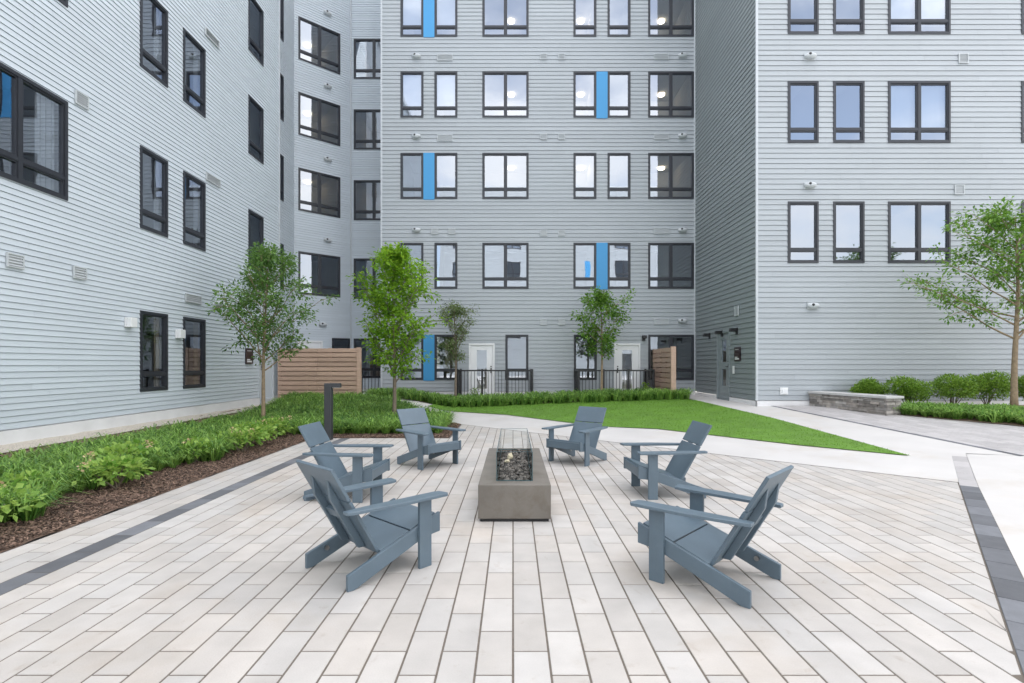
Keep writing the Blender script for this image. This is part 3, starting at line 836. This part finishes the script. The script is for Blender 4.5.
# --- recessed corner: return, side strip, angled bay, far strip
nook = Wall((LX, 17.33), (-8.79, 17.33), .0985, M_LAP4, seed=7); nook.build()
strip = Wall((-8.79, 17.33), (-8.79, 20.86), .0985, M_LAP4, seed=8)
for r in (2, 3, 4, 5): window(strip, 19.0-17.33, .87, ROW[r])
strip.build()
bay = Wall((-8.79, 20.86), (-6.985, 22.44), .0985, M_LAP4, seed=9); q0 = .15
for r in (2, 3, 4, 5):
    window(bay, q0+.02, 1.74, ROW[r], wide=True, lamp=r > 2); hood(bay, 1.35, ROW[r]+WH+.62 if r < 5 else ROW[5]+WH+.62)
window(bay, 1.55, .8, ROW[1], h1); door(bay, .15, 1.0, .42, 2.1, M_DOORW, [], M_DOORW)
hood(bay, 1.15, EYE+41*21.4/520)
bay.build()
far = Wall((-6.985, 22.44), (-4.94, 22.44), .0985, M_LAP4, seed=10)
for r in (1, 2, 3, 4, 5): window(far, .12, 1.74, ROW[r], h1 if r == 1 else WH, wide=True, lamp=r > 2)
far.build()
ret = Wall((-4.94, 22.44), (-4.94, BY), .1485, M_LAP6, seed=11); ret.build()
# --- the sides of the courtyard behind and beside the camera (seen in the glass)
opp = Wall((19.0, -16.0), (LX, -16.0), .1485, M_LAP6, z0=.4, seed=12)
for r in (1, 2, 3, 4, 5):
    for X in (.5, 5.2, 11.4, 17.0, 22.5): window(opp, X+1.2, 1.74, ROW[r], wide=True) if r > 1 or X in (5.2, 11.4) else None
    if r in (2, 4): blue(opp, 10.9, .42, ROW[r], WH)
opp.build()
for p in ((DX-.0, RY-.0), (LX, 17.33), (-4.94, BY)): 
    mb = MB(); x, y = p; mb.box(x-.03, x+.03, y-.03, y+.03, SZ-.01, TOP); mb.build('corner_trim', M_TRIM, bld)
mb = MB(); mb.box(DX-.055, DX-.001, BY-.055, BY-.001, SZ-.01, TOP); mb.build('corner_trim', M_TRIM, bld)
mb = MB(); mb.box(-6.985-.02, -6.985+.03, 22.37, 22.42, SZ-.01, TOP); mb.build('corner_trim', M_TRIM, bld)

for x0, x1, y0, y1 in ((-21, LX+.1, -14, 36), (LX+.11, DX+.05, 22.6, 36), (-4.9, DX+.05, BY-.1, 22.59), (DX+.06, 36, RY-.1, 36), (LX+.11, 19, -28, -15.9)):
    mb = MB(); mb.box(x0, x1, y0, y1, TOP+.01, TOP+.35); mb.build('roof', M_TRIM, bld)
# ------------------------------------------------------------------ wall lamps and signs
def wall_lamp(label, wall, t, z, m, white=False, group=None):
    p = wall.P(t, z, .02); o = thing('wall_lamp', label, 'lamp', p, wall.rz, group)
    b = MB()
    if white:
        b.box(-.10, .10, -.03, 0, -.10, .10); b.build('back_plate', m, o, world=False, bevel=.004)
        s = MB(); s.box(-.09, .09, -.13, -.032, -.10, .10); s.build('lamp_shade', m, o, world=False, bevel=.012)
    else:
        b.box(-.06, .06, -.03, 0, -.10, .10); b.build('back_plate', m, o, world=False, bevel=.004)
        s = MB(); s.box(-.075, .075, -.22, -.031, -.02, .085); s.build('lamp_shade', m, o, world=False, bevel=.008)
    return o
t, z = lpos(127, 322.5); wall_lamp('white box lamp left of the two tall ground-floor windows', left, t, z, M_WHITE, True, 'white wall lamps on the left wall')
t, z = lpos(177, 334); wall_lamp('white box lamp between the two tall ground-floor windows', left, t, z, M_WHITE, True, 'white wall lamps on the left wall')
BLG = 'black wall lamps'
for Y, py, lab in ((18.05, 336, 'black lamp on the shaded wall left of the grey door'), (16.98, 333.5, 'small black lamp straight above the grey door'), (15.85, 331, 'black lamp on the shaded wall right of the grey door')):
    wall_lamp(lab, dark, dt(Y), EYE+(365-py)*Y/520, M_BLACK, False, BLG)
wall_lamp('black lamp between the right white patio door and wide window', back, bx(sx(643.5)*BY/520), EYE+(365-338)*BY/520, M_BLACK, False, BLG)
wall_lamp('black lamp on the recessed pale wall above the tan screen', strip, 20.25-17.33, EYE+(365-338)*20.2/520, M_BLACK, False, BLG)
def sign(label, wall, t, z, w, h):
    p = wall.P(t, z, .03); o = thing('sign', label, 'sign', p, wall.rz)
    a = MB(); a.box(-w/2, w/2, -.02, 0, -h/2, h/2); a.build('plate', mat('sign_plate', (.03,.018,.02), .35), o, world=False)
    b = MB(); b.box(-w*.36, w*.30, -.024, -.0205, -h*.40, -h*.30); b.box(-w*.36, w*.05, -.024, -.0205, -h*.27, -h*.20)
    for i in range(4): b.box(-w*.3+i*w*.15, -w*.24+i*w*.15, -.024, -.0205, h*.30, h*.36)
    b.build('lettering', M_WHITE, o, world=False)
t, z = lpos(248, 356); sign('dark plaque beside the pale door in the left wall', left, t, z, .42, .46)
Y = 15.78; sign('dark plaque on the shaded wall right of the grey door', dark, dt(Y), EYE+(365-354)*Y/520, .42, .42)
cr = MB(); cr.box(-.05, .05, -.03, 0, -.12, .12); o = cr.build('card_reader', M_WHITE, bevel=.006); o.location = dark.P(dt(16.05), EYE-.15, .03); o.rotation_euler = (0, 0, dark.rz)
tag(o, 'small white card reader beside the grey door handle', 'card reader')

# ------------------------------------------------------------------ tan slat screens
def screen(label, x, y, z, rz, L, H, n):
    o = thing('privacy_screen', label, 'screen', (x, y, z), rz, 'tan slatted privacy screens')
    rnd = random.Random(int(L*100)); pit = H/n
    sl = MB()
    for i in range(n):
        z0 = i*pit+.012; cuts = [0, L*.36, L*.655, L] if L > 2.6 else [0, L*.5, L]
        for a, b in zip(cuts[:-1], cuts[1:]):
            sl.box(a+.004, b-.004, -.02, .01, z0, z0+pit-.034, rnd.random())
        if i: sl.box(.06, L-.06, .062, .074, z0-.07, z0+.03, 0.0)
    sl.build('slats', M_TAN, o, world=False, bevel=.003)
    for x0 in (0.05, L*.36, L*.655, L-.05):
        p = MB(); p.box(x0-.05, x0+.05, .0115, .13, -.15, H-.01, .3); p.build('post', M_TAN, o, world=False)
    e = MB(); e.box(L+.001, L+.12, -.045, .115, -.1, H+.01, .8); e.build('end_post', M_TAN, o, world=False, bevel=.005)
screen('long tan slatted screen in front of the recessed corner on the left', -7.66, 16.93, .40, 0, 2.58, 1.68, 11)
screen('short tan slatted screen standing edge-on beside the right patio', 5.25, 19.48, .40, -math.pi/2, 2.26, 1.72, 10)

# ------------------------------------------------------------------ railings
def railing(label, runs, z0, H=1.05):
    o = thing('railing', label, 'railing', (runs[0][0][0], runs[0][0][1], z0), 0, 'black patio railings')
    O = Vector((runs[0][0][0], runs[0][0][1])); done = []
    for a, b in runs:
        a = Vector(a)-O; b = Vector(b)-O; d = b-a; L = d.length; M = Matrix.Translation((a.x, a.y, 0)) @ Matrix.Rotation(math.atan2(d.y, d.x), 4, 'Z')
        r = MB(); r.box(0, L, -.022, .022, H-.05, H, M=M); r.box(0, L, -.018, .018, .10, .135, M=M); r.build('rail', M_BLACK, o, world=False)
        pk = MB(); n = int(L/.115)
        for i in range(1, n): x = L*i/n; pk.box(x-.009, x+.009, -.009, .009, .136, H-.051, M=M)
        pk.build('balusters', M_BLACK, o, world=False)
        for q in ([0, L] if L < 1.5 else [0, L*.33, L*.66, L]):
            w = M @ Vector((q, 0, 0))
            if any((w-v).length < .1 for v in done): continue
            done.append(w); p = MB(); p.box(q-.033, q+.033, -.033, .033, -.2, H+.025, M=M); p.build('post', M_BLACK, o, world=False)
RZ = .30
railing('black railing round the left patio with its white door', [((-1.95,18.3),(.68,18.3)),((-1.95,19.45),(-1.95,18.38)),((.68,18.38),(.68,19.45))], RZ)
railing('black railing round the right patio beside the tan screen', [((2.32,18.3),(4.95,18.3)),((2.32,19.45),(2.32,18.38)),((4.95,18.38),(4.95,19.45))], RZ)
railing('short black railing behind the end of the long tan screen', [((-5.75,19.75),(-4.98,19.75))], .38, .98)

# ------------------------------------------------------------------ low stone seat wall
sw = thing('seat_wall', 'low ledge-stone wall with pale cap at the foot of the right wall', 'wall', (8.3, 14.5, .3))
a = Vector((8.29, 14.56)); b = Vector((8.76, 12.2)); d = b-a; L = d.length
MW = Matrix.Translation((a.x-8.3, a.y-14.5, 0)) @ Matrix.Rotation(math.atan2(d.y, d.x), 4, 'Z')
st = MB(); rnd = random.Random(44); TH = .40; Hs = .43
st.box(.02, L-.03, .03, TH-.03, -.2, Hs-.01, .4, M=MW)
zc = -.1
while zc < Hs-.015:
    hh = min(rnd.choice((.035, .05, .065)), Hs-zc)
    for side in (0, 1):
        x = 0
        while x < L-.001:
            w = min(rnd.uniform(.12, .42), L-x); e_ = rnd.uniform(0, .03)
            y0, y1 = (-.0-e_+.012, .06) if side == 0 else (TH-.06, TH+e_-.012)
            st.box(x+.003, x+w-.003, y0, y1, zc+.002, zc+hh-.003, rnd.random(), M=MW); x += w
    y = .0
    while y < TH-.001:
        w = min(rnd.uniform(.1, .25), TH-y); e_ = rnd.uniform(0, .02)
        st.box(L-.06, L+e_, y+.004, y+w-.004, zc+.002, zc+hh-.003, rnd.random(), M=MW); y += w
    zc += hh
st.build('stonework', M_STONE, sw, world=False)
cp = MB(); 
for k in range(3): cp.box(-.0+k*L/3+(.002 if k else 0), (k+1)*L/3+(.05 if k == 2 else 0), -.05, TH+.05, Hs, Hs+.06, rnd.random(), M=MW)
cp.build('cap', M_CAP, sw, world=False, bevel=.008)

# ------------------------------------------------------------------ bollard and spotlight
bo = thing('light_bollard', 'dark square light bollard with a bent-over head at the bed corner', 'bollard', (-3.74, 10.55, 0))
p = MB(); p.box(-.07, .07, -.07, .07, -.1, 1.15); p.build('post', M_CHARC, bo, world=False, bevel=.006)
hd = MB(); hd.box(.0705, .24, -.07, .07, 1.065, 1.15); hd.build('lamp_head', M_CHARC, bo, world=False, bevel=.006)
ls = MB(); ls.box(.09, .22, -.05, .05, 1.058, 1.0645); ls.build('lens', M_WHITE, bo, world=False)
sx_, sy_ = 10.25, 10.15
slt = thing('garden_spotlight', 'small dark spotlight on a stake in front of the right-hand tree', 'spotlight', (10.55, 10.6, zg(10.55, 10.6)))
p = MB(); p.tube([(0,0,-.05),(0,0,.16)], .014); p.build('stake', M_BLACK, slt, world=False)
p = MB(); p.tube([(0,-.02,.14),(.0,.06,.30)], [.05,.062], 12); p.build('lamp_head', M_CHARC, slt, world=False)
p = MB(); p.box(-.09, .09, -.09, .09, -.02, .055); p.build('junction_box', M_BLACK, slt, world=False, bevel=.008)

# ------------------------------------------------------------------ fire pit
PX, PY, PWD, PLN, PH = .015, 5.03, .706, 2.24, .36
fp = thing('fire_pit', 'long rectangular concrete fire table with dark lava rock and glass guard', 'fire pit', (PX, PY+PLN/2, 0))
hw, hl = PWD/2, PLN/2; gw, g0, g1 = .17, -hl+.18, hl-.16
p = MB(); p.box(-hw+.02, hw-.02, -hl+.02, hl-.02, 0, .03); p.build('plinth', M_BLACK, fp, world=False)
bdy = bmesh.new()
def bq(pts): bdy.faces.new([bdy.verts.new(q) for q in pts])
z0, z1 = .03, PH; tz = PH-.07
out = [(-hw,-hl),(hw,-hl),(hw,hl),(-hw,hl)]; inn = [(-gw,g0),(gw,g0),(gw,g1),(-gw,g1)]
for i in range(4):
    j = (i+1) % 4; A, B, c, e = out[i], out[j], inn[i], inn[j]
    bq([(*A,z0),(*B,z0),(*B,z1),(*A,z1)]); bq([(*A,z1),(*B,z1),(*e,z1),(*c,z1)]); bq([(*c,z1),(*e,z1),(*e,tz),(*c,tz)])
bq([(*q,tz) for q in inn]); bq([(*q,z0) for q in out[::-1]])
bmesh.ops.remove_doubles(bdy, verts=bdy.verts, dist=1e-5)
bmesh.ops.recalc_face_normals(bdy, faces=bdy.faces)
es = [e for e in bdy.edges if abs(e.verts[0].co.x) > hw-.01 and abs(e.verts[1].co.x) > hw-.01 or abs(e.verts[0].co.y) > hl-.01 and abs(e.verts[1].co.y) > hl-.01]
es = [e for e in es if len(e.link_faces) == 2 and e.calc_face_angle(0) > .5]
bmesh.ops.bevel(bdy, geom=es, offset=.007, segments=3, affect='EDGES', profile=.5)
me = bpy.data.meshes.new('body'); bdy.to_mesh(me); bdy.free(); me.materials.append(M_PIT); link('body', me, fp)
lv = MB(); rnd = random.Random(55)
def rock(mb, c, r, rnd, tone):
    i = len(mb.v); t = (1+5**.5)/2
    V = [(-1,t,0),(1,t,0),(-1,-t,0),(1,-t,0),(0,-1,t),(0,1,t),(0,-1,-t),(0,1,-t),(t,0,-1),(t,0,1),(-t,0,-1),(-t,0,1)]
    F = [(0,11,5),(0,5,1),(0,1,7),(0,7,10),(0,10,11),(1,5,9),(5,11,4),(11,10,2),(10,7,6),(7,1,8),(3,9,4),(3,4,2),(3,2,6),(3,6,8),(3,8,9),(4,9,5),(2,4,11),(6,2,10),(8,6,7),(9,8,1)]
    rot = Matrix.Rotation(rnd.uniform(0,6), 3, Vector((rnd.random()-.5, rnd.random()-.5, rnd.random()-.5)).normalized())
    sc = Vector((rnd.uniform(.7,1.3), rnd.uniform(.7,1.3), rnd.uniform(.6,1)))
    for v in V:
        q = rot @ Vector(v); q = Vector((q.x*sc.x, q.y*sc.y, q.z*sc.z))*(r/1.9*rnd.uniform(.8,1.2)); mb.v.append(tuple(Vector(c)+q))
    for f in F: mb.f.append(tuple(i+k for k in f)); mb.t.append(tone)
for _ in range(1500):
    x = rnd.uniform(-gw+.02, gw-.02); y = rnd.uniform(g0+.02, g1-.02)
    rock(lv, (x, y, PH-.03+rnd.uniform(-.02, .03)), rnd.uniform(.014, .026), rnd, rnd.random()**1.6)
o = lv.build('lava_rocks', M_LAVA, fp, world=False); o['kind'] = 'stuff'
cr = MB(); rock(cr, (-.05, .25, PH+.03), .062, random.Random(9), .5); rock(cr, (-.085, .05, PH+.01), .03, random.Random(10), .5); cr.build('pale_stone', M_CREAM, fp, world=False)
ZG = PH+.29; G = .175
for (xa, ya, xb, yb) in ((-G,g0-.005,G,g0-.005),(-G,g1+.005,G,g1+.005),(-G,g0+.003,-G,g1-.003),(G,g0+.003,G,g1-.003)):
    q = MB(); th = .0025
    if ya == yb: q.box(xa, xb, ya-th, ya+th, PH+.001, ZG)
    else: q.box(xa-th, xa+th, ya, yb, PH+.001, ZG)
    gp_ = q.build('glass_panel', M_GUARD, fp, world=False)
    ed = MB(); r_ = .004
    if ya == yb:
        ed.box(xa, xb, ya-r_, ya+r_, ZG, ZG+.003); ed.box(xa-.007, xa-.0005, ya-r_, ya+r_, PH+.001, ZG); ed.box(xb+.0005, xb+.007, ya-r_, ya+r_, PH+.001, ZG); ed.box(xa, xb, ya-r_, ya+r_, PH+.0005, PH+.008)
    else: ed.box(xa-r_, xa+r_, ya, yb, ZG, ZG+.003); ed.box(xa-r_, xa+r_, ya, yb, PH+.0005, PH+.008)
    ed.build('glass_edge', M_GEDGE, gp_, world=False)

# ------------------------------------------------------------------ lounge chairs
def chair_meshes():
    out = []
    def add(name, mb, bev=.004, m=M_CHAIR): out.append((name, mb.mesh(name, m, bevel=bev)))
    for s in (-1, 1):
        q = MB(); xa, xb = sorted((s*.345, s*.377)); q.box(xa, xb, -.055, .055, 0, .513); add('leg', q)
        q = MB(); xa, xb = sorted((s*.312, s*.344)); q.prism([(.160,.380),(.160,.232),(.0,.215),(-.575,0),(-.625,0),(-.625,.108)], xa, xb, .4); add('side_rail', q)
        q = MB()
        P = [(s*.300,.115),(s*.315,.17),(s*.415,.185),(s*.44,.165),(s*.432,-.2),(s*.375,-.60),(s*.36,-.635),(s*.292,-.635),(s*.285,-.45)]
        if s < 0: P = P[::-1]
        q.prism(P, .514, .537, .7, axis='z'); add('arm', q)
    ang = math.atan(.3585)
    # seat boards lie between the rails along their top line
    for k, (a, b) in enumerate(((-.002, .245), (.257, .515))):
        M = Matrix.Translation((0, .135, .364)) @ Matrix.Rotation(ang, 4, 'X')
        q = MB(); q.box(-.308, .308, -b, -a, -.012, .014, .5+.1*k, M=M); add('seat_board', q)
    q = MB(); q.box(-.308, .308, .135, .156, .245, .352, .4); add('front_apron', q)
    lean = math.atan2(.36, .64)
    MBk = Matrix.Translation((0, -.352, .185)) @ Matrix.Rotation(lean, 4, 'X')
    q = MB(); q.box(-.285, .285, -.012, .012, 0, .455, .55, M=MBk); add('back_board', q)
    q = MB(); q.box(-.285, .285, -.012, .012, .466, .735, .5, M=MBk); add('headrest', q)
    for s in (-1, 1):
        q = MB(); xa, xb = sorted((s*.105, s*.145))
        q.prism([(-.0125,.03),(-.062,.06),(-.062,.50),(-.0125,.63)], xa, xb, .3, M=MBk); add('batten', q)
    q = MB(); q.box(-.1045, .1045, -.045, -.0125, .30, .37, .35, M=MBk); add('cross_rail', q)
    for s in (-1, 1):
        q = MB(); q.tube([(s*.29,-.47,.12),(s*.312,-.47,.12)], .018, 10)
        out.append(('bolt', q.mesh('bolt', M_STEEL)))
    return out
CM = chair_meshes()
for _n, _m in CM: _m.transform(Matrix.Diagonal((.91, 1, 1, 1)))
CG = 'blue-grey lounge chairs around the fire pit'
def face(fx, fy): return math.atan2(fy, fx)-math.pi/2
chairs = [
    ((-.905, 4.14), (.68, .73), 'blue-grey lounge chair nearest the bed, boarded back and battens turned to us'),
    ((1.235, 3.89), (-.725, .685), 'blue-grey lounge chair in the right foreground, largest in view, seen from behind'),
    ((-1.69, 6.07), (1, -.08), 'blue-grey lounge chair in profile facing right, beside the light bollard'),
    ((-1.115, 7.78), (.72, -.69), 'blue-grey lounge chair facing us from the far left, below the lime tree'),
    ((.86, 8.03), (-.64, -.77), 'blue-grey lounge chair facing us from the far right, against the lawn'),
    ((1.56, 6.20), (-1, -.06), 'blue-grey lounge chair in profile facing left, behind the largest chair')]
first = None
for (x, y), (fx, fy), lab in chairs:
    if first is None:
        first = o = thing('lounge_chair', lab, 'chair', (x, y, .0), face(fx, fy), CG)
        for nm, me in CM: link(nm, me, o)
    else:
        o = first.copy(); C.objects.link(o); o.location = (x, y, .0); o.rotation_euler = (0, 0, face(fx, fy)); o['label'] = lab
        for ch in first.children:
            c = ch.copy(); C.objects.link(c); c.parent = o

# ------------------------------------------------------------------ light
SE, AZ = 42, 14        # sun elevation; azimuth clockwise from +Y (behind and right of the camera)
w = bpy.data.worlds.new('World'); bpy.context.scene.world = w; w.use_nodes = True
nt = w.node_tree; N = nt.nodes; L_ = nt.links; bg = N['Background']
sky = N.new('ShaderNodeTexSky'); sky.sky_type = 'NISHITA'; sky.sun_disc = False
sky.sun_elevation = R(SE); sky.sun_rotation = R(AZ); sky.air_density = 1.0; sky.dust_density = 1.0
tc = N.new('ShaderNodeTexCoord'); mp = N.new('ShaderNodeMapping'); mp.inputs['Scale'].default_value = (1, 1, 2.0)
L_.new(tc.outputs['Generated'], mp.inputs['Vector'])
no = N.new('ShaderNodeTexNoise'); no.inputs['Scale'].default_value = 2.1; no.inputs['Detail'].default_value = 8; no.inputs['Roughness'].default_value = .55
L_.new(mp.outputs[0], no.inputs['Vector'])
cr_ = N.new('ShaderNodeMapRange'); cr_.interpolation_type = 'SMOOTHSTEP'; cr_.inputs['From Min'].default_value = .36; cr_.inputs['From Max'].default_value = .62; cr_.inputs['To Min'].default_value = .22; cr_.inputs['To Max'].default_value = .9
L_.new(no.outputs['Fac'], cr_.inputs['Value'])
sp_ = N.new('ShaderNodeSeparateXYZ'); L_.new(tc.outputs['Generated'], sp_.inputs[0])
zr = N.new('ShaderNodeMapRange'); zr.inputs['To Min'].default_value = .55; zr.inputs['To Max'].default_value = 1.45; L_.new(sp_.outputs['Z'], zr.inputs['Value'])
cl = N.new('ShaderNodeVectorMath'); cl.operation = 'SCALE'; cl.inputs[0].default_value = (8.4, 8.15, 7.85); L_.new(zr.outputs[0], cl.inputs['Scale'])
mx = N.new('ShaderNodeMix'); mx.data_type = 'RGBA'; mx.clamp_result = False
L_.new(cr_.outputs[0], mx.inputs['Factor']); L_.new(sky.outputs[0], mx.inputs['A']); L_.new(cl.outputs[0], mx.inputs['B'])
L_.new(mx.outputs['Result'], bg.inputs['Color']); bg.inputs['Strength'].default_value = .15
sd = bpy.data.lights.new('sun', 'SUN'); sd.energy = 4.0; sd.angle = R(.6); sd.color = (1, .96, .90)
so = bpy.data.objects.new('sun', sd); C.objects.link(so)
tosun = Vector((math.sin(R(AZ))*math.cos(R(SE)), math.cos(R(AZ))*math.cos(R(SE)), math.sin(R(SE))))
so.rotation_euler = (-tosun).to_track_quat('-Z', 'Y').to_euler()

# ------------------------------------------------------------------ camera
cd = bpy.data.cameras.new('camera'); cam = bpy.data.objects.new('camera', cd); C.objects.link(cam)
cam.location = (0, 0, EYE); cam.rotation_euler = (R(90), 0, 0)
cd.sensor_width = 36; cd.lens = 520/1024*36; cd.shift_x = -1/1024; cd.shift_y = 23.5/1024; cd.clip_end = 2000; cd.clip_start = .05
sc = bpy.context.scene; sc.camera = cam
sc.view_settings.view_transform = 'Standard'; sc.view_settings.look = 'None'; sc.view_settings.gamma = 1; sc.view_settings.exposure = 1.43
sc.render.engine = 'CYCLES'
sc.cycles.max_bounces = 8; sc.cycles.transparent_max_bounces = 12; sc.cycles.glossy_bounces = 4; sc.cycles.diffuse_bounces = 4
sc.cycles.use_denoising = True; sc.cycles.denoising_input_passes = 'RGB_ALBEDO_NORMAL'; sc.cycles.denoising_prefilter = 'ACCURATE'
